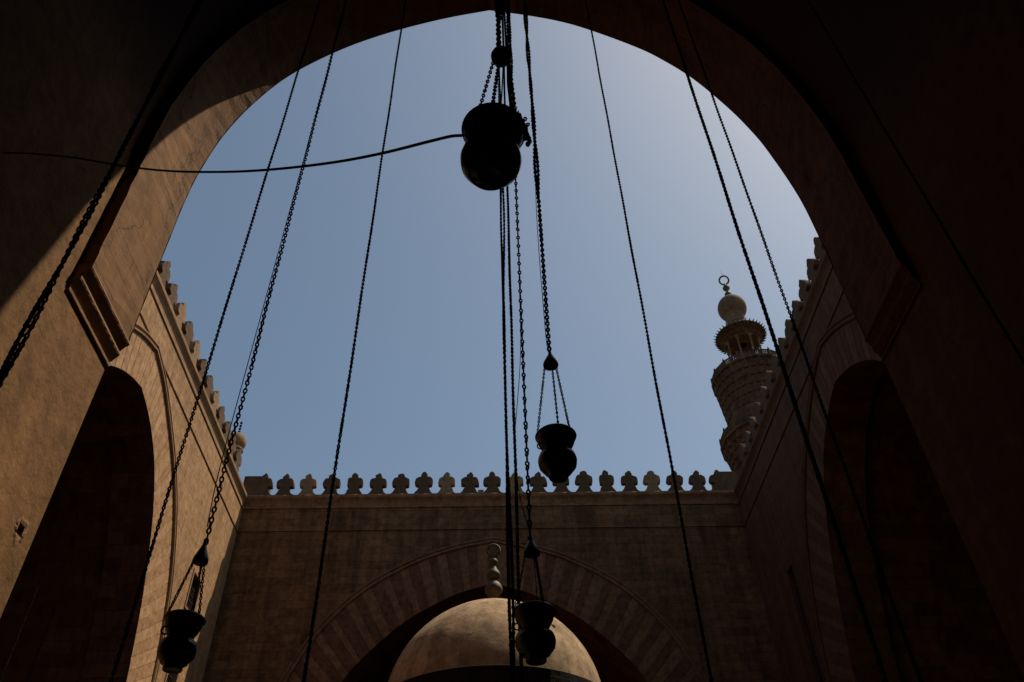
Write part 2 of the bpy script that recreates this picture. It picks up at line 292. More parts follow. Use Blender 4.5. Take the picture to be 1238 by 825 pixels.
def court_wall(name, label, fn, u0, u1, uc, cin, cout, merl_u, rz, mat, vm, depth, holes=(), group='walls round the courtyard', pale=(), blocks=(), dz=0, mould=None):
    mould = mould or M_mould
    """fn(u, d, z): u along the wall, d into the masonry"""
    T = thing(name, label, 'wall', fn(uc, 0, -EYE), group=group)
    inv = np.array(fn(uc, 0, -EYE))
    g = lambda u, d, z: tuple(np.array(fn(u, d, z)) - inv)
    mb = MB(); wall_plate(mb, g, u0, u1, uc, cin, cin, -EYE, H - .01, holes)
    mb.add([g(u0, 0, H - .01), g(u1, 0, H - .01), g(u1, 1.6, H - .01), g(u0, 1.6, H - .01)], [(0, 1, 2, 3)])
    mb.add([g(u0, 1.6, H - .01), g(u1, 1.6, H - .01), g(u1, 1.6, -EYE), g(u0, 1.6, -EYE)], [(0, 1, 2, 3)]) if depth < 1.7 else \
        mb.add([g(u0, 1.6, H - .01), g(u1, 1.6, H - .01), g(u1, 1.6, 26.2), g(u0, 1.6, 26.2)], [(0, 1, 2, 3)])
    mb.build('wall_face', mat, T, fix=False)
    # recessed vaulted hall behind the arch
    mb = MB(); C = full(cin); rows = []
    for d in np.linspace(0, 2.0, 4): rows.append([g(uc + u, d, z) for u, z in C])
    CO = offset_curve(cin, .28); CO[:, 1] = np.where(np.arange(len(CO)) == 0, -EYE, CO[:, 1]); CF = full(CO)
    for d in np.linspace(2.0, depth, 8): rows.append([g(uc + u, d, z) for u, z in CF])
    mb.grid(rows); C = CF
    zc = [(z) for z in sorted(set(cin[:, 1]))]
    bk = []
    for u, z in C: bk.append(g(uc + u, depth - .001, z))
    mb.add(bk, [tuple(range(len(bk)))])
    mb.build('recessed_vault', M_dark, T, fix=False)
    # voussoirs, set a little proud, alternating stones
    mb = MB(); n = 83
    def arc(C, lo):                       # resample the part of the curve above lo by arc length
        F = np.array(full(C)); F = F[F[:, 1] > lo]
        s = np.r_[0, np.cumsum(np.linalg.norm(np.diff(F, axis=0), axis=1))]; return F, s
    Fi, si = arc(cin, 6); Fo, so = arc(cout, 6)
    def at(F, s, t): return np.array([np.interp(t * s[-1], s, F[:, 0]), np.interp(t * s[-1], s, F[:, 1])])
    cuts = [(k + (random.uniform(-.2, .2) if 0 < k < n else 0)) / n for k in range(n + 1)]
    for k in range(n):
        t0, t1 = cuts[k], cuts[k + 1]; e = .0009
        pr = .012 + random.uniform(-.003, .003)
        tt = np.linspace(t0 + e, t1 - e, 4)
        ins = [at(Fi, si, t) for t in tt]; ous = [at(Fo, so, t) for t in tt]
        P = [(uc + p[0], p[1]) for p in ins] + [(uc + p[0], p[1]) for p in ous[::-1]]
        mb.prism(P, -pr, .002, g, mi=k % 2)
    mb.build('voussoirs', vm, T)
    # double roll moulding round the voussoirs
    for off, nm in ((.0, 0), (.26, 0)):
        pass
    mb = MB()
    F, s = arc(cout, 0); nrm = []
    for i in range(len(F)):
        t = F[min(i + 1, len(F) - 1)] - F[max(i - 1, 0)]; t = t / np.linalg.norm(t); nn = np.array([-t[1], t[0]]); nrm.append(nn)
    prof = [(-.03, -.01), (-.03, .08), (.02, .13), (.09, .13), (.12, .06), (.15, .03), (.19, .03), (.22, .07), (.27, .12), (.33, .11), (.36, .05), (.36, -.01)]
    rows = [[g(uc + F[i][0] + nrm[i][0] * a, -b, F[i][1] + nrm[i][1] * a) for a, b in prof] for i in range(len(F)) if True]
    mb.grid(rows); mb.build('arch_moulding', mould, T, smooth=False)
    mb = MB(); extr(mb, FRIEZ, u0, u1, g, rnd=.004); mb.build('frieze_band', mat, T)
    mb = MB(); extr(mb, [(a, b + dz) for a, b in CORN], u0, u1, g, rnd=.006); mb.build('cornice', mould, T)
    for k, u in enumerate(merl_u):
        m = M_merl2 if k in pale else M_merl
        p = g(u, -.06, H + dz); make_merlon(T, p, rz, m, k * 5 + len(name))
    for (ua, ub) in blocks:
        mb = MB(); P = [(ua, 0), (ub, 0), (ub, 1.2), (ub - .12, 1.42), (ub - .4, 1.5), (ua, 1.5)] if ub > ua else [(ua, 0), (ub, 0), (ub, 1.2), (ub + .12, 1.42), (ub + .4, 1.5), (ua, 1.5)]
        mb.prism([(u, H + z) for u, z in P], -.07, .9, g); mb.build('corner_block', M_merl, T)
    # windows
    for i, (ua, ub, za, zb) in enumerate(holes):
        mb = MB(); w = .14
        for (a, b, c, e2) in ((ua - w, ua, za - w, zb + w), (ub, ub + w, za - w, zb + w), (ua, ub, zb, zb + w), (ua, ub, za - w, za)):
            mb.prism([(a, c), (b, c), (b, e2), (a, e2)], -.05, .03, g)
        mb.prism([(ua, za), (ua + .001, za), (ua + .001, zb), (ua, zb)], 0.03, .5, g)
        mb.prism([(ub - .001, za), (ub, za), (ub, zb), (ub - .001, zb)], 0.03, .5, g)
        mb.prism([(ua, zb - .001), (ub, zb - .001), (ub, zb), (ua, zb)], 0.03, .5, g)
        mb.prism([(ua, za), (ub, za), (ub, za + .001), (ua, za + .001)], 0.03, .5, g)
        fr = mb.build('window', mould, T)
        mb = MB(); mb.prism([(ua, za), (ub, za), (ub, zb), (ua, zb)], .42, .5, g); mb.build('shutter', M_void, fr)
        mb = MB()
        for q in np.linspace(ua, ub, 6)[1:-1]: mb.prism([(q - .02, za), (q + .02, za), (q + .02, zb), (q - .02, zb)], .2, .24, g)
        for q in np.arange(za + .3, zb, .35): mb.prism([(ua, q - .02), (ub, q - .02), (ub, q + .02), (ua, q + .02)], .17, .198, g)
        mb.build('grille', M_void, fr)
    return T

# left wall: u = y, masonry towards -x ; right wall mirrored ; far wall: u = x, masonry towards +y
side_m = [13.2 + 1.43 * k for k in range(22)]
fl = lambda u, d, z: (-XW - d, u, z)
fr_ = lambda u, d, z: (XW + d, u, z)
ff = lambda u, d, z: (u, YF + d, z)
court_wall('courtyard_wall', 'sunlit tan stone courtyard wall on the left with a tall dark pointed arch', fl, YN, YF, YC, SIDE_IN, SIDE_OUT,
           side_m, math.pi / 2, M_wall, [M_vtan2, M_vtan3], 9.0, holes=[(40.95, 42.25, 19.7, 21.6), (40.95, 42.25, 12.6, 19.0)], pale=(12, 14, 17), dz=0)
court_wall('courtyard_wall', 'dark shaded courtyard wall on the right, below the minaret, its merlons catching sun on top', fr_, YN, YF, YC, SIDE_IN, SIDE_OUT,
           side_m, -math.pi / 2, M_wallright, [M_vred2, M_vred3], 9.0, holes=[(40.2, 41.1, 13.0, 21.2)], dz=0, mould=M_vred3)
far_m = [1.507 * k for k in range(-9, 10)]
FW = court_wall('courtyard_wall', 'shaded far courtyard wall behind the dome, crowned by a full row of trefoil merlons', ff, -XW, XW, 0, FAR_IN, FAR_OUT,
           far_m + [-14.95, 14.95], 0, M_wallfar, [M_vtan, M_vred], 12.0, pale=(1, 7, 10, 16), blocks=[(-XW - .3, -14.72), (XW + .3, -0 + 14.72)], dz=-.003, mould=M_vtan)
mb = MB(); mb.box(-.95, -.58, -.02, .3, H + EYE - .003, H + EYE + .3); mb.build('loose_stone', M_merl2, FW)

# ------------------------------------------------------------------ near iwan (the vaulted hall the camera stands in)
XL, XR = 7.40, 7.70; YB = -9.0; YR = 10.0; ZI = 10.70
IW = thing('vaulted_hall', 'great vaulted stone hall whose dark pointed arch frames the sky', 'arch hall', (0, 0, -EYE))
def gi(x, y, z): return (x, y, z + EYE)
for sgn, X in ((-1, XL), (1, XR)):
    mb = MB(); hole = None
    ys = np.linspace(YB, YN, 2)
    if sgn < 0:      # a small square putlog hole in this wall
        ya, yb, za, zb = 11.49, 11.66, 6.77, 6.95
        for (a, b, c, e) in ((YB, ya, -EYE, ZI), (yb, YN, -EYE, ZI), (ya, yb, -EYE, za), (ya, yb, zb, ZI)):
            mb.add([gi(-X, a, c), gi(-X, b, c), gi(-X, b, e), gi(-X, a, e)], [(0, 1, 2, 3)])
        for (a, b, c, e) in ((ya, ya, za, zb), (yb, yb, za, zb)):
            mb.add([gi(-X, a, c), gi(-X - .2, b, c), gi(-X - .2, b, e), gi(-X, a, e)], [(0, 1, 2, 3)])
        for z in (za, zb): mb.add([gi(-X, ya, z), gi(-X, yb, z), gi(-X - .2, yb, z), gi(-X - .2, ya, z)], [(0, 1, 2, 3)])
        mb.add([gi(-X - .2, ya, za), gi(-X - .2, yb, za), gi(-X - .2, yb, zb), gi(-X - .2, ya, zb)], [(0, 1, 2, 3)])
    else:
        mb.add([gi(X, YB, -EYE), gi(X, YN, -EYE), gi(X, YN, ZI), gi(X, YB, ZI)], [(0, 1, 2, 3)])
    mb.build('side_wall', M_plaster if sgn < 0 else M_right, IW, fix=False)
# repair patch round the hole: eroded plaster lip
mb = MB(); n = 40; rin = []; ro = []
for k in range(n):
    a = 2 * math.pi * k / n; c, s = math.cos(a), math.sin(a); q = .092 / max(abs(c), abs(s)); R1 = .17 + random.uniform(-.03, .04) + .03 * math.sin(3 * a)
    rin.append((-XL + .002, 11.575 + c * q, 6.86 + EYE + s * q)); ro.append((-XL + .004, 11.575 + c * R1, 6.86 + EYE + s * R1 * 1.25))
mb.grid([rin, [( -XL + .016, (a[1] + b[1]) / 2, (a[2] + b[2]) / 2) for a, b in zip(rin, ro)], ro], closed_v=True); mb.build('plaster_patch', stone('patch_plaster', (.27, .15, .07), var=0, brick=False, stain=.4, bump=.8, streak=.1), IW)
# barrel vault behind the front ring
def off_near(C, X):
    O = offset_curve(C, .26); O[:, 0] = np.where(O[:, 1] < 14.6, X, O[:, 0]); O[0, 1] = ZI
    w = np.clip((O[:, 1] - 14.0) / 3, 0, 1); O[:, 0] = O[:, 0] * w + np.minimum(O[:, 0] * 0 + X, np.maximum(O[:, 0], X * (1 - w))) * (1 - w) if False else O[:, 0]
    return O
VL, VR = off_near(NL, XL), off_near(NR, XR)
V_ = full(VL, VR); R_ = full(NL, NR)
mb = MB(); kv = len(VL) - 1
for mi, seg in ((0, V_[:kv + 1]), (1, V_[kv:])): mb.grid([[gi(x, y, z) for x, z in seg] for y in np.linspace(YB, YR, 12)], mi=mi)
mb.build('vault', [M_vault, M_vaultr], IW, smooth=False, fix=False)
mb = MB()
wob = lambda: random.uniform(-.012, .012)
rows = [[gi(x + wob(), y, z + wob()) for x, z in R_] for y in (YR, 10.5, 11.0, 11.5, YN - .03)]
rows.append([gi(x * 1.004, YN, z + .03) for x, z in R_])
vrow = [gi(x, YR, z) for x, z in V_]; kc = len(NL) + 3      # the right limb takes the darker ashlar, shade put into its colour
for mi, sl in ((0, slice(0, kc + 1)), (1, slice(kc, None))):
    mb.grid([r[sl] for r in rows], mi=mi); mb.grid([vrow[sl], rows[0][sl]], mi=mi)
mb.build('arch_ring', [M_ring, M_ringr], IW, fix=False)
# impost mouldings under the ring
for sgn, X, S in ((-1, XL, .245), (1, XR, .18)):
    k = S / .245
    prof = [(-.06, 10.66), (.055, 10.66), (.06, 10.715), (.02, 10.73), (.015, 10.76), (.05, 10.79), (.15, 10.93), (.165, 10.96), (.165, 11.005), (.13, 11.02), (.135, 11.05), (.22, 11.17), (.26, 11.2), (.275, 11.235), (.27, 11.27), (.245, 11.3), (-.06, 11.3)]
    mb = MB(); ys = np.linspace(YR - .03, YN + .02, 30)
    rows = [[gi(sgn * (X - (o * k if o > 0 else o)) + wob() * .22, y, z + wob() * .22) for o, z in prof] for y in ys]
    mb.grid(rows, closed_v=True); mb.add(rows[0], [tuple(range(len(prof)))]); mb.add(rows[-1], [tuple(range(len(prof)))])
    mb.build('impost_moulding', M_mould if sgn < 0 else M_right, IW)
# back wall and facade towards the court
mb = MB(); bk = [gi(-XL, YB, -EYE)] + [gi(x, YB, z) for x, z in V_] + [gi(XR, YB, -EYE)]; mb.add(bk, [tuple(range(len(bk)))]); mb.build('back_wall', M_shade, IW, fix=False)
FL = np.vstack([[(XL, -EYE), (XL, 11.2)], NL]); FR = np.vstack([[(XR, -EYE), (XR, 11.2)], NR])
mb = MB(); wall_plate(mb, lambda u, d, z: gi(u, YN + d, z), -XW, XW, 0, FL, FR, -EYE, H - .02)
mb.add([gi(-XW, YN, H - .02), gi(XW, YN, H - .02), gi(XW, YB, H - .02), gi(-XW, YB, H - .02)], [(0, 1, 2, 3)])
for x in (-XW, XW): mb.add([gi(x, YN, -EYE), gi(x, YB, -EYE), gi(x, YB, H - .02), gi(x, YN, H - .02)], [(0, 1, 2, 3)])
mb.add([gi(-XW, YB - .3, -EYE), gi(XW, YB - .3, -EYE), gi(XW, YB - .3, H - .02), gi(-XW, YB - .3, H - .02)], [(0, 1, 2, 3)])
mb.build('facade', M_wall, IW, fix=False)

# ------------------------------------------------------------------ ground
mb = MB(); mb.add([(-900, -900, -EYE), (900, -900, -EYE), (900, 900, -EYE), (-900, 900, -EYE)], [(0, 1, 2, 3)])
tag(mb.build('ground', M_ground), kind='structure')
mb = MB(); mb.add([(-XW - 9, YB, -EYE + .004), (XW + 9, YB, -EYE + .004), (XW + 9, YF + 12, -EYE + .004), (-XW - 9, YF + 12, -EYE + .004)], [(0, 1, 2, 3)])
tag(mb.build('court_paving', M_floor), kind='structure')

# ------------------------------------------------------------------ ablution fountain with dome
FO = thing('domed_fountain', 'pale plastered dome on a round kiosk in the middle of the courtyard', 'fountain', (0.02, 29, -EYE))
zb = 10.0 + EYE
prof = [(4.02, -.0)]
dome = []
for k in range(40):
    a = math.radians(-4 + 94 * k / 39); r = 3.76 * math.cos(a); z = -.10 + 3.72 * math.sin(a) + (0.10 * max(0, math.sin(a)) ** 12)
    dome.append((max(r, .0), z))
mb = MB(); mb.lathe(dome, 72, (0, 0, zb)); mb.build('dome', M_dome, FO, smooth=True)
mb = MB(); mb.lathe([(3.4, -.75), (3.85, -.72), (4.04, -.55), (4.06, -.04), (4.03, -.02), (3.6, -.03), (3.5, -.3)], 72, (0, 0, zb)); mb.build('dome_collar', M_wood, FO)
mb = MB(); mb.lathe([(3.42, -4.2), (3.42, -.7)], 8, (0, 0, zb), phase=math.pi / 8); mb.build('drum', M_wood, FO)
mb = MB(); mb.lathe([(3.4, -3.3), (5.4, -4.1), (5.4, -4.25), (3.3, -4.2)], 8, (0, 0, zb), phase=math.pi / 8); mb.build('eave', M_wood, FO)
for k in range(8):
    a = math.pi / 8 + k * math.pi / 4; mb = MB(); mb.lathe([(.3, 0), (.3, .3), (.2, .4), (.17, 6.6), (.3, 7.0), (.3, 7.5)], 14, (3.5 * math.cos(a), 3.5 * math.sin(a), .004)); mb.build('column', M_dome, FO, smooth=True)
mb = MB(); mb.lathe([(2.2, 0), (2.2, 1.1), (2.0, 1.15), (2.0, .1)], 8, (0, 0, .004)); mb.build('basin', M_dome, FO)
f0 = 13.93 + EYE   # finial
fin = [(.16, -.5), (.1, .1), (.12, .16), (.24, .26), (.33, .42), (.33, .56), (.24, .72), (.12, .82), (.10, .88), (.2, .95), (.27, 1.04), (.24, 1.16), (.13, 1.32), (.09, 1.44), (.10, 1.5), (.16, 1.57), (.17, 1.64), (.12, 1.72), (.05, 1.78), (.03, 1.9), (.0, 1.92)]
mb = MB(); mb.lathe(fin, 20, (0, 0, f0)); fo = mb.build('finial', M_brass, FO, smooth=True)
mb = MB(); mb.ring((0, 0, f0 + 2.12), .24, .05, (0.0, 1, 0), 28, 8); mb.build('crescent', M_brass, fo, smooth=True)
# two small vents on the dome's right slope
for (aa, el) in ((math.radians(-52), 31), (math.radians(-64), 12)):
    e = math.radians(el); R0 = 3.74; c = (R0 * math.cos(e) * math.cos(aa), R0 * math.cos(e) * math.sin(aa), zb - .10 + R0 * math.sin(e))
    mb = MB(); nrm = (math.cos(e) * math.cos(aa), math.cos(e) * math.sin(aa), math.sin(e)); mb.ring(c, .055, .035, nrm, 14, 6)
    mb.build('vent_hole', M_void, FO, smooth=True)

# ------------------------------------------------------------------ minaret
MX, MY = 31.67, 76.0
MN = thing('minaret', 'stone minaret with a bulb top and two balconies rising behind the right wall', 'minaret', (MX, MY, -EYE))
zz = lambda z: z + EYE
def oct_(mb, prof, n=8): mb.lathe(prof, n, (0, 0, 0), phase=math.pi / 8)
mb = MB(); oct_(mb, [(4.25, zz(48)), (4.25, zz(60.3))]); oct_(mb, [(4.6, 0), (4.6, zz(51.6))])
mb.build('shaft', M_min, MN)
def muqarnas(r0, z0, r1, z1, tiers, n):
    """stalactite corbelling from (r0,z0) below out to (r1,z1) above"""
    mb = MB()
    for t in range(tiers):
        za = z0 + (z1 - z0) * t / tiers; zb_ = z0 + (z1 - z0) * (t + 1) / tiers
        ra = r0 + (r1 - r0) * (t / tiers); rb = r0 + (r1 - r0) * ((t + 1) / tiers)
        ph = (t % 2) * math.pi / n
        prof = [(ra, za), (ra, za + (zb_ - za) * .15), (ra + (rb - ra) * .35, za + (zb_ - za) * .55), (rb * 1.0, zb_ - .08 * (zb_ - za)), (rb, zb_), (r0 * .9, zb_ + .002)]
        mb.lathe(prof, n * 6, (0, 0, 0), mod=lambda a, z, ph=ph: 1 - .06 * abs(math.sin(n * (a + ph) / 2)) ** .7 if z < zb_ - .03 else 1)
    return mb
def balcony(rr, zf, h, rsh, zlow, nm):
    b = muqarnas(rsh, zz(zlow), rr * .97, zz(zf), 5, 34).build('balcony', M_min, MN)
    mb = MB(); mb.lathe([(rsh * .4, zz(zf)), (rr, zz(zf)), (rr * 1.01, zz(zf) + .22), (rsh * .4, zz(zf) + .24)], 16, (0, 0, 0), phase=math.pi / 16); mb.build('slab', M_min, b)
    mb = MB()
    for k in range(16):
        a = 2 * math.pi * k / 16 + math.pi / 16; c, s = math.cos(a), math.sin(a); x, y = (rr - .14) * c, (rr - .14) * s
        mb.tube([(x, y, zz(zf) + .2), (x, y, zz(zf) + h + .12)], .12, 6); mb.tube([(x, y, zz(zf) + h + .1), (x, y, zz(zf) + h + .45)], [.13, .01], 6)
        a2 = a + 2 * math.pi / 16; x2, y2 = (rr - .14) * math.cos(a2), (rr - .14) * math.sin(a2)
        for q in (.35, h): mb.tube([(x, y, zz(zf) + q), (x2, y2, zz(zf) + q)], .07, 5)
        for j in range(1, 9):     # pierced stone lattice between posts
            f = j / 9; mb.tube([(x + (x2 - x) * f, y + (y2 - y) * f, zz(zf) + .2), (x + (x2 - x) * f, y + (y2 - y) * f, zz(zf) + h)], .085, 4)
        for q in (.65, .95): mb.tube([(x, y, zz(zf) + q), (x2, y2, zz(zf) + q)], .05, 4)
    mb.build('balustrade', M_min, b)
balcony(4.95, 64.2, 1.05, 4.2, 58.6, 1)
balcony(5.65, 54.9, 1.25, 4.6, 50.8, 2)
mb = MB(); mb.lathe([(2.2, zz(64.4)), (2.2, zz(66.3)), (2.3, zz(66.35)), (2.3, zz(66.5)), (.0, zz(66.55))], 16); mb.build('pavilion_base', M_min, MN)
for k in range(8):
    a = 2 * math.pi * k / 8 + .2; x, y = 2.02 * math.cos(a), 2.02 * math.sin(a)
    mb = MB(); mb.lathe([(.2, zz(66.5)), (.2, zz(66.7)), (.12, zz(66.85)), (.115, zz(69.9)), (.2, zz(70.1)), (.3, zz(70.35))], 12, (x, y, 0)); mb.build('column', M_minb, MN, smooth=True)
mb = muqarnas(2.12, zz(70.2), 3.05, zz(71.6), 3, 20)
mb.lathe([(.5, zz(70.25)), (2.15, zz(70.22))], 40); mb.lathe([(3.05, zz(71.5)), (3.12, zz(71.7)), (2.6, zz(72.2)), (1.7, zz(72.9)), (1.2, zz(73.6)), (1.1, zz(74.0))], 60)
cn = mb.build('canopy', M_min, MN)
mb = MB()
for tier, (rr, z0, n) in enumerate(((3.08, 71.65, 40), (3.0, 71.2, 40))):
    for k in range(n):
        a = 2 * math.pi * (k + .5 * tier) / n; c, s = math.cos(a), math.sin(a); L = .42
        mb.tube([(rr * c * .96, rr * s * .96, zz(z0)), ((rr + L * .7) * c, (rr + L * .7) * s, zz(z0) + L * .55)], [.13, .02], 5)
mb.build('cresting', M_min, cn)
bulb = [(1.1, 73.7), (1.0, 74.2), (1.02, 74.45), (1.25, 74.85)]
for k in range(22):
    a = math.radians(-52 + 140 * k / 21); bulb.append((1.86 * math.cos(a), 76.85 + 1.86 * math.sin(a) * (1.0 if a < 0 else 1.08)))
bulb.append((.12, 79.0))
mb = MB(); mb.lathe([(r, zz(z)) for r, z in bulb], 40); bo = mb.build('bulb', M_minb, MN, smooth=True)
mb = MB(); mb.lathe([(r, zz(z)) for r, z in [(.14, 78.8), (.14, 79.0), (.42, 79.35), (.46, 79.6), (.3, 79.9), (.12, 80.1), (.14, 80.25), (.44, 80.6), (.48, 80.85), (.3, 81.2), (.1, 81.4), (.08, 81.75), (0, 81.8)]], 18)
fi = mb.build('finial', M_brass, bo, smooth=True)
MB_ = MB(); MB_.ring((0, 0, zz(82.35)), .62, .12, (.15, 1, .55), 30, 8)
MB_.tube([(0, 0, zz(82.9)), (0, 0, zz(84.6))], .025, 5)
cr = MB_.build('crescent', M_brass, MN, smooth=True)

# small domed turret beyond the left wall
TX, TY = -28.75, 76.0
TU = thing('domed_turret', 'small sunlit bulb dome with a beaded finial peeping over the far left corner', 'turret', (TX, TY, -EYE))
mb = MB(); mb.lathe([(1.5, 0), (1.5, zz(50)), (1.0, zz(50.5)), (.72, zz(54.6)), (.95, zz(54.75)), (.95, zz(54.95)), (.7, zz(55.0))], 16); mb.build('shaft', M_tur, TU)
mb = MB(); mb.lathe([(.68, zz(54.9)), (.74, zz(55.1))] + [(1.08 * math.cos(math.radians(a)), zz(55.9 + 1.08 * math.sin(math.radians(a)) * (1 if a < 0 else 1.1))) for a in range(-44, 87, 6)] + [(.05, zz(57.15))], 32); db = mb.build('dome', M_tur, TU, smooth=True)
mb = MB(); mb.tube([(0, 0, zz(57)), (0, 0, zz(58.9))], .04, 6)
for q in range(4): mb.lathe([(.02, zz(57.35 + q * .42) - .15), (.14, zz(57.35 + q * .42) - .07), (.15, zz(57.35 + q * .42) + .07), (.02, zz(57.35 + q * .42) + .15)], 10)
mb.build('finial', M_void, db)

# ------------------------------------------------------------------ chains, cables, lamps
def ceil_z(x):
    c = VL if x < 0 else VR
    return float(np.interp(abs(x), c[::-1][:, 0], c[::-1][:, 1])) + .05
def link_template(L, W, w, n=8, m=4):
    """oval wire link, long axis z, lying in the xz plane"""
    pts = []
    for k in range(n):
        t = 2 * math.pi * (k + .5) / n; pts.append(((W / 2 - w) * math.copysign(abs(math.cos(t)) ** .8, math.cos(t)), (L / 2 - w) * math.copysign(abs(math.sin(t)) ** .8, math.sin(t))))
    V = []; n_ = len(pts)
    for k in range(n_):
        a = np.array(pts[k - 1]); b = np.array(pts[(k + 1) % n_]); t = (b - a) / np.linalg.norm(b - a); nr = np.array([t[1], -t[0]])
        for j in range(m):
            q = 2 * math.pi * (j + .5) / m; V.append((pts[k][0] + nr[0] * w * math.cos(q), w * math.sin(q), pts[k][1] + nr[1] * w * math.cos(q)))
    Fs = [(k * m + j, ((k + 1) % n_) * m + j, ((k + 1) % n_) * m + (j + 1) % m, k * m + (j + 1) % m) for k in range(n_) for j in range(m)]
    return np.array(V), np.array(Fs)
def add_links(mb, path, L, W, w, jitter=.25, fancy=0):
    """links along a polyline; fancy: every few links is a figure of eight with a bar"""
    path = np.array(path, float); s = np.r_[0, np.cumsum(np.linalg.norm(np.diff(path, axis=0), axis=1))]
    pitch = L - 2.1 * w; V0, F0 = link_template(L, W, w); Vs = []; Fs = []; k = 0; pos = 0; nn = 0
    a0 = random.uniform(0, 3)
    bar = MB()
    while pos < s[-1]:
        p = np.array([np.interp(pos, s, path[:, i]) for i in range(3)]); q = np.array([np.interp(min(pos + pitch, s[-1]), s, path[:, i]) for i in range(3)])
        t = q - p
        if np.linalg.norm(t) < 1e-6: break
        t /= np.linalg.norm(t)
        a = np.cross(t, (.1, 1, .05)); a /= np.linalg.norm(a); b = np.cross(t, a)
        th = a0 + (k % 2) * math.pi / 2 + random.uniform(-jitter, jitter) + .15 * math.sin(k * .07)
        ca, sa = math.cos(th), math.sin(th); ax = ca * a + sa * b; bx = -sa * a + ca * b
        tl = random.uniform(-1, 1) * .12
        ax2 = ax + t * tl
        Vs.append(p + t * pitch / 2 + V0[:, :1] * ax2 + V0[:, 1:2] * bx + V0[:, 2:] * t); Fs.append(F0 + nn); nn += len(V0)
        pos += pitch; k += 1
        if fancy and k % fancy == 0:
            e = p + t * pitch; g2 = e + t * L * 1.1
            bar.tube([e, g2], w * 1.05, 5); pos += L * 1.0
    mb.add(np.concatenate(Vs), np.concatenate(Fs).tolist())
    if bar.n: mb.add(np.concatenate(bar.v), bar.f)
CH_G = 'chains hanging from the vault'
def hang_chain(label, x, y, zlo, L, W, w, name='hanging_chain', ztop=None, fancy=0, group=CH_G, sway=.0, strands=1, double_above=None):
    zt = ceil_z(x) if ztop is None else ztop
    T = thing(name, label, 'chain', (x, y, zt), group=group)
    n = 40; pts = [(sway * math.sin(math.pi * i / n) + .004 * math.sin(i * 1.3), .004 * math.cos(i * .9), (zlo - zt) * i / n) for i in range(n + 1)]
    mb = MB()
    if strands == 2: double_above = zlo
    if double_above is not None:      # a second strand twisted round the first and hooked back
        zs = np.arange(0, zt - double_above, .03); R_t = W * .24
        for sg in (1, -1):
            hp = [(sg * R_t * math.cos(2.4 * q) + .01 * math.sin(1.1 * q + sg), sg * R_t * math.sin(2.4 * q), -q) for q in zs]
            add_links(mb, hp, L, W * .9, w)
        if strands == 1: add_links(mb, [(0, 0, double_above - zt), (0, 0, zlo - zt)], L, W, w, fancy=fancy)
    else: add_links(mb, pts, L, W, w, fancy=fancy)
    mb.build('links', M_iron, T, fix=False)
    mb = MB(); mb.ring((0, 0, .0), W * .9, w * 1.3, (0, 1, 0), 16, 6); mb.tube([(0, 0, W * .8), (0, 0, W * .8 + .2)], w * 1.6, 6); mb.build('ceiling_ring', M_iron, T, smooth=True)
    return T
def cable(label, pts, r, name='power_cable', group=None, k=8):
    P = smoothline(pts, k); o = P[0]; T = MB(); T.tube(P - o, r, 6); ob = T.build(name, M_cable, None, smooth=True); ob.location = o
    return tag(ob, label, 'cable', group)

R0 = .0
# plain chains (x, y, lower end)
hang_chain('heavy twisted chain at the far left crossing the shadow edge of the side wall', -3.476, 4.5, 1.0, .070, .050, .0110, strands=2)
hang_chain('thin chain falling from the left of the arch in front of the left wall merlons', -3.460, 7.6, .6, .061, .048, .0104)
hang_chain('thin chain in the left half of the sky, crossing the far merlons', -1.722, 7.6, .6, .059, .046, .0104)
hang_chain('thin chain right of the two middle lamps, crossing the far merlons near their right end', 2.48, 9.5, .6, .068, .053, .0125)
hang_chain('heavy chain slanting past the minaret towards the right wall', 3.068, 6.5, .6, .070, .056, .0140)
hang_chain('thin chain that falls furthest right against the sky', 4.886, 9.5, .6, .080, .062, .0135)
hang_chain('dark chain against the black vault at the upper right corner', 5.66, 6.5, .6, .06, .045, .010)
hang_chain('chain dropping behind the upper lamp and on down across the left of the dome', .110, 5.0, 1.2, .042, .030, .0068, strands=2)
hang_chain('thin chain just left of the two long central chains, ending behind the lowest lamp', .300, 9.0, 3.2, .064, .054, .0125)
# two faint ones inside the left side iwan
for (x, y, lab) in ((-20.0, 36.1, 'faint chain inside the dark left arch, the one nearer the jamb'), (-19.0, 32.46, 'faint chain inside the dark left arch, the one nearer the camera')):
    hang_chain(lab, x, y, 6.0, .16, .06, .016, ztop=19.2, group='chains inside the left side arch')

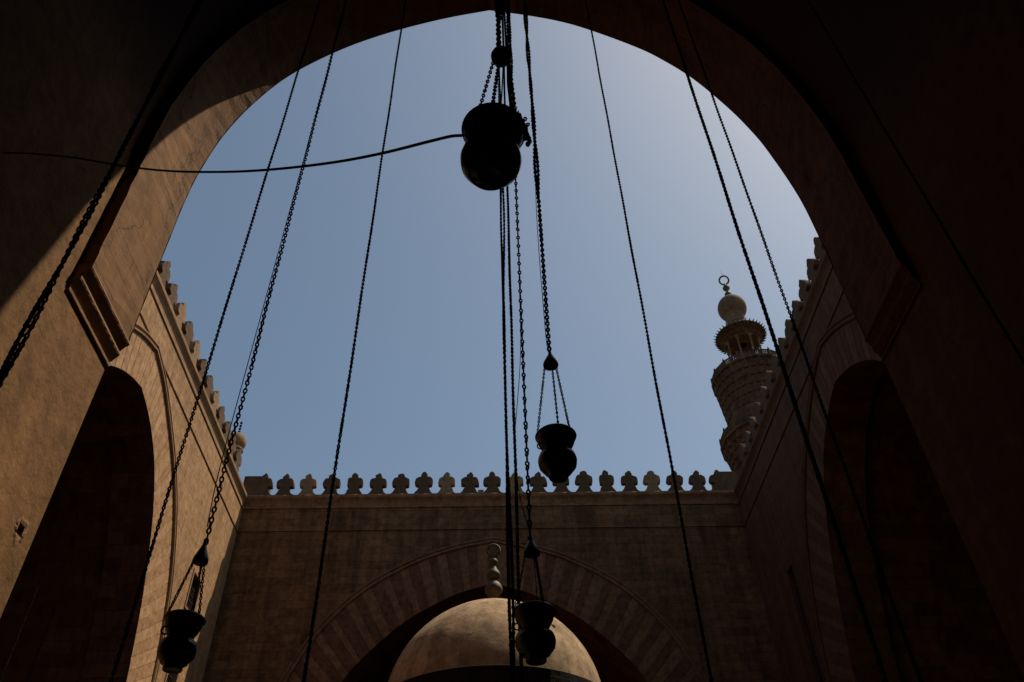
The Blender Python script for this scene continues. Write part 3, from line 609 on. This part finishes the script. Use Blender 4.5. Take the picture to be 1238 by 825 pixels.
LAMP_G = 'mosque lamps hanging on chains'
LAMP_PROF = [(.0, .012), (.085, .008), (.095, .0), (.112, .0), (.117, .015), (.113, .035), (.125, .055), (.165, .09), (.202, .135), (.224, .185), (.230, .23), (.222, .272), (.2, .308), (.17, .336), (.154, .352)]
CUP_PROF = [(.152, .35), (.163, .353), (.16, .366), (.166, .39), (.19, .43), (.212, .475), (.226, .52), (.235, .56), (.236, .588), (.226, .605), (.2, .61), (.19, .55), (.14, .40)]
def lamp(label, x, y, zbot, ztop, zcan, L=.048, W=.038, w=.0072, rot=(0, 0, 0), s=1.0, cup=CUP_PROF, dx=(0, 0), canr=.1, ball=False, tangle=0, cupr=1.0, bowl=None):
    """lamp body of height ~.6 hangs from a canopy at zcan by three chains"""
    T = thing('hanging_lamp', label, 'lamp', (x, y, zbot), rot, LAMP_G)
    k = (ztop - zbot) / .6
    mb = MB(); mb.lathe([(r * s, z * k) for r, z in (bowl or LAMP_PROF)], 40); b = mb.build('bowl', M_glass, T, smooth=True)
    mb = MB()
    for zz_ in (.085, .16, .3): 
        r_ = float(np.interp(zz_, [p[1] for p in LAMP_PROF[6:]], [p[0] for p in LAMP_PROF[6:]])); mb.ring((0, 0, zz_ * k), r_ * s, .006, (0, 0, 1), 40, 6)
    mb.build('band', M_bronze, b, smooth=True)
    mb = MB(); mb.lathe([(r * s * cupr, z * k) for r, z in cup], 40); mb.build('flared_neck', M_bronze, T, smooth=True)
    mb = MB(); mb.ring((0, 0, .575 * k), .238 * s * cupr, .012, (0, 0, 1), 40, 8); mb.ring((0, 0, .47 * k), .19 * s * cupr, .009, (0, 0, 1), 40, 6); mb.build('rim', M_bronze, T, smooth=True)
    zc = zcan - zbot
    for i in range(3):
        a = 2 * math.pi * i / 3 + .5 + x; c, s_ = math.cos(a), math.sin(a)
        mb = MB(); mb.ring((c * .20 * s, s_ * .20 * s, .41 * k), .036, .009, (s_, -c, .2), 16, 6); mb.build('handle', M_bronze, T, smooth=True)
        mb = MB(); add_links(mb, [(c * .225 * s * cupr, s_ * .225 * s * cupr, .59 * k), (dx[0] + c * canr * .8, dx[1] + s_ * canr * .8, zc - .03)], L, W, w); mb.build('suspension_chain', M_iron, T, fix=False)
    mb = MB()
    if ball: mb.lathe([(0, -.085), (.05, -.075), (.082, -.045), (.09, 0), (.08, .04), (.05, .07), (.02, .09), (.018, .13), (0, .132)], 24, (dx[0], dx[1], zc))
    else: mb.lathe([(0, -.035), (canr * .7, -.04), (canr * .98, -.025), (canr, .0), (canr * .92, .03), (canr * .68, .085), (canr * .4, .145), (.022, .185), (.016, .24), (0, .24)], 24, (dx[0], dx[1], zc))
    mb.build('canopy', M_bronze, T, smooth=True)
    mb = MB(); mb.tube([(dx[0] + .02, dx[1], zc), (dx[0] + .035, dx[1], (zc + .5 * k) / 2), (.04, .01, .5 * k)], .006, 5); mb.build('flex', M_cable, T, smooth=True)
    return T

# lamp 1: the near one at the top of the picture, pulled a little aside by its cable
lamp('large near lamp high in the sky with a cable pulled out to the left wall', -.012, 3.5, 4.85, 5.50, 6.635, rot=(math.radians(0), math.radians(3.5), 0), s=.97, dx=(0.0, 0.0), canr=.1, ball=True, w=.0066, L=.048, W=.038, cupr=1.02, bowl=[(0, .066), (.06, .062), (.075, .055), (.092, .054), (.1, .062), (.14, .078), (.178, .105), (.208, .145), (.226, .188), (.232, .23), (.224, .272), (.2, .308), (.17, .336), (.154, .352)])
hang_chain('short heavy chain from the arch top carrying the large near lamp', .078, 3.5, 6.75, .072, .060, .0125, double_above=7.3)
lamp('lamp hanging clear against the sky over the far merlons right of centre', .762, 8.0, 5.34, 5.95, 7.08)
hang_chain('heavy chain down the middle of the sky to the lamp above the merlons', .757, 8.0, 7.28, .090, .074, .0150, double_above=10.6)
lamp('lowest middle lamp hanging in front of the dome', .468, 9.0, 3.62, 4.22, 4.94)
hang_chain('chain of open figure eight links leading to the lamp in front of the dome', .457, 9.0, 5.14, .092, .074, .0135, fancy=2, double_above=13.5)
lamp('lamp at the lower left in front of the sunlit wall and small window', -3.09, 8.0, 3.19, 3.72, 4.35, s=.80, canr=.082)
hang_chain('thick chain with an attached flex carrying the lower left lamp', -3.085, 8.0, 4.56, .092, .065, .0125)
# tangle of spare chain hooked on the right of the near lamp
mb = MB()
P = [(.0, 0, .0), (.02, .0, -.12), (.045, .01, -.24), (.06, .0, -.33), (.03, .01, -.38), (.055, -.01, -.30), (.03, .0, -.20), (.05, .0, -.1)]
add_links(mb, smoothline(P, 5), .05, .036, .007); add_links(mb, smoothline([(p[0] + .02, p[1] + .03, p[2] - .03) for p in P], 5), .05, .036, .007)
o = mb.build('chain_tangle', M_iron, None, fix=False); o.location = (.215, 3.42, 5.62); tag(o, 'knotted bunch of spare chain on the right of the large near lamp', 'chain')

# second chain of the near cluster, running right beside the near lamp
hang_chain('doubled chain brushing the right side of the large near lamp', .178, 3.9, 5.95, .05, .036, .007)

# cables
cable('black cable sagging from the left wall to the large near lamp', [(-7.39, 7.321, 10.856), (-6.516, 6.855, 10.144), (-5.390, 6.262, 9.173), (-4.249, 5.662, 8.127), (-3.413, 5.222, 7.405), (-2.614, 4.802, 6.794), (-1.993, 4.475, 6.370), (-1.371, 4.148, 6.000), (-.901, 3.900, 5.770), (-.475, 3.676, 5.608), (-.307, 3.588, 5.541), (-.221, 3.543, 5.483)], .013)
CG = 'thin cables tied to the lamp chains'
def vcable(label, x, y, zs, r=.007, off=()):
    pts = [(x + o, y, z) for z, o in zip(zs, off)]; return cable(label, pts, r, group=CG, k=5)
vcable('thin cable looping beside the chain of the lower left lamp', -3.09, 8.0, (15.6, 12.6, 10.8, 9, 7.6, 6.2, 5.3, 4.75), .006, (0, -.012, -.022, -.035, -.045, -.055, -.05, -.02))
vcable('thin cable down the left of the chain to the lamp above the merlons', .757, 8.0, (17.2, 14.8, 12, 10.4, 9.2, 8.2, 7.5, 7.2), .006, (0, .02, -.015, -.045, -.05, -.04, -.03, 0))
vcable('thin cable swinging left from the figure eight chain towards the lowest middle lamp', .457, 9.0, (10.0, 8.6, 7.9, 7.3, 6.5, 5.8, 5.3), .006, (-.01, -.02, -.05, -.10, -.16, -.12, -.02))
vcable('straight black cable close beside the chain behind the near lamp', .110, 5.0, (15, 12, 10, 8, 6, 4, 2.2), .0045, (-.02, -.01, -.018, -.016, -.018, -.006, 0))
vcable('fat cable sleeve bulging beside the doubled chain above the near lamp', .165, 3.9, (9.6, 7.9, 7.2, 6.9, 6.6, 6.3, 6.0), .012, (-.02, -.01, 0, -.002, .01, .02, .03))
vcable('straight cable behind the near lamp between two chains', .19, 5.6, (19, 15, 11, 9, 7, 5, 3), .0055, (0, 0, .01, 0, .006, 0, 0))

# ------------------------------------------------------------------ camera, light, render settings
F_, Wp = 999., 1238.
zv = np.array([588 - 619, 412.5 + 653., F_]); up = zv / np.linalg.norm(zv)
dy = -((600 - 619) * up[0] + F_ * up[2]) / up[1]; dep = np.array([600 - 619, dy, F_]); dep /= np.linalg.norm(dep)
rt = np.cross(up, dep)
Rm = np.array([rt, dep, up])               # world = Rm @ (right, up, forward)
from mathutils import Matrix
r_, u_, f_ = Rm[:, 0], Rm[:, 1], Rm[:, 2]
cam = bpy.data.cameras.new('camera'); co = bpy.data.objects.new('camera', cam); COL.objects.link(co)
co.matrix_world = Matrix(((r_[0], u_[0], -f_[0], 0), (r_[1], u_[1], -f_[1], 0), (r_[2], u_[2], -f_[2], 0), (0, 0, 0, 1)))
cam.sensor_width = 36; cam.lens = 36 * F_ / Wp; cam.clip_start = .05; cam.clip_end = 5000
sc.camera = co

sd = np.array([.55, .19, 1.0]); sd /= np.linalg.norm(sd)
sun = bpy.data.lights.new('sun', 'SUN'); sun.energy = 4.6; sun.angle = math.radians(.53); sun.color = (1, .89, .72)
so = bpy.data.objects.new('sun', sun); COL.objects.link(so)
from mathutils import Vector
so.rotation_euler = Vector(sd).to_track_quat('Z', 'Y').to_euler()
w = bpy.data.worlds.new('World'); sc.world = w; w.use_nodes = True
nt = w.node_tree; bg = nt.nodes['Background']
sky = nt.nodes.new('ShaderNodeTexSky'); sky.sky_type = 'NISHITA'; sky.sun_disc = False
sky.sun_elevation = math.asin(sd[2]); sky.sun_rotation = math.atan2(sd[0], sd[1])
sky.altitude = 50; sky.air_density = 1.0; sky.dust_density = 1.35; sky.ozone_density = .5
tint = nt.nodes.new('ShaderNodeMix'); tint.data_type = 'RGBA'; tint.blend_type = 'MULTIPLY'; tint.inputs[0].default_value = 1   # dusty Cairo air: less violet
nt.links.new(sky.outputs[0], tint.inputs[6]); tint.inputs[7].default_value = (1.09, 1.085, .965, 1); nt.links.new(tint.outputs[2], bg.inputs[0]); bg.inputs[1].default_value = .104
sc.view_settings.view_transform = 'Standard'; sc.view_settings.look = 'None'; sc.view_settings.exposure = 0; sc.view_settings.gamma = 1
sc.cycles.max_bounces = 8; sc.cycles.diffuse_bounces = 2

# lift everything so that the ground is z = 0
for o in sc.objects:
    if o.parent is None and o.type in ('MESH', 'EMPTY', 'CAMERA'):
        if o.type == 'CAMERA':
            mw = co.matrix_world.copy(); mw.translation.z += EYE; co.matrix_world = mw
        else: o.location.z += EYE
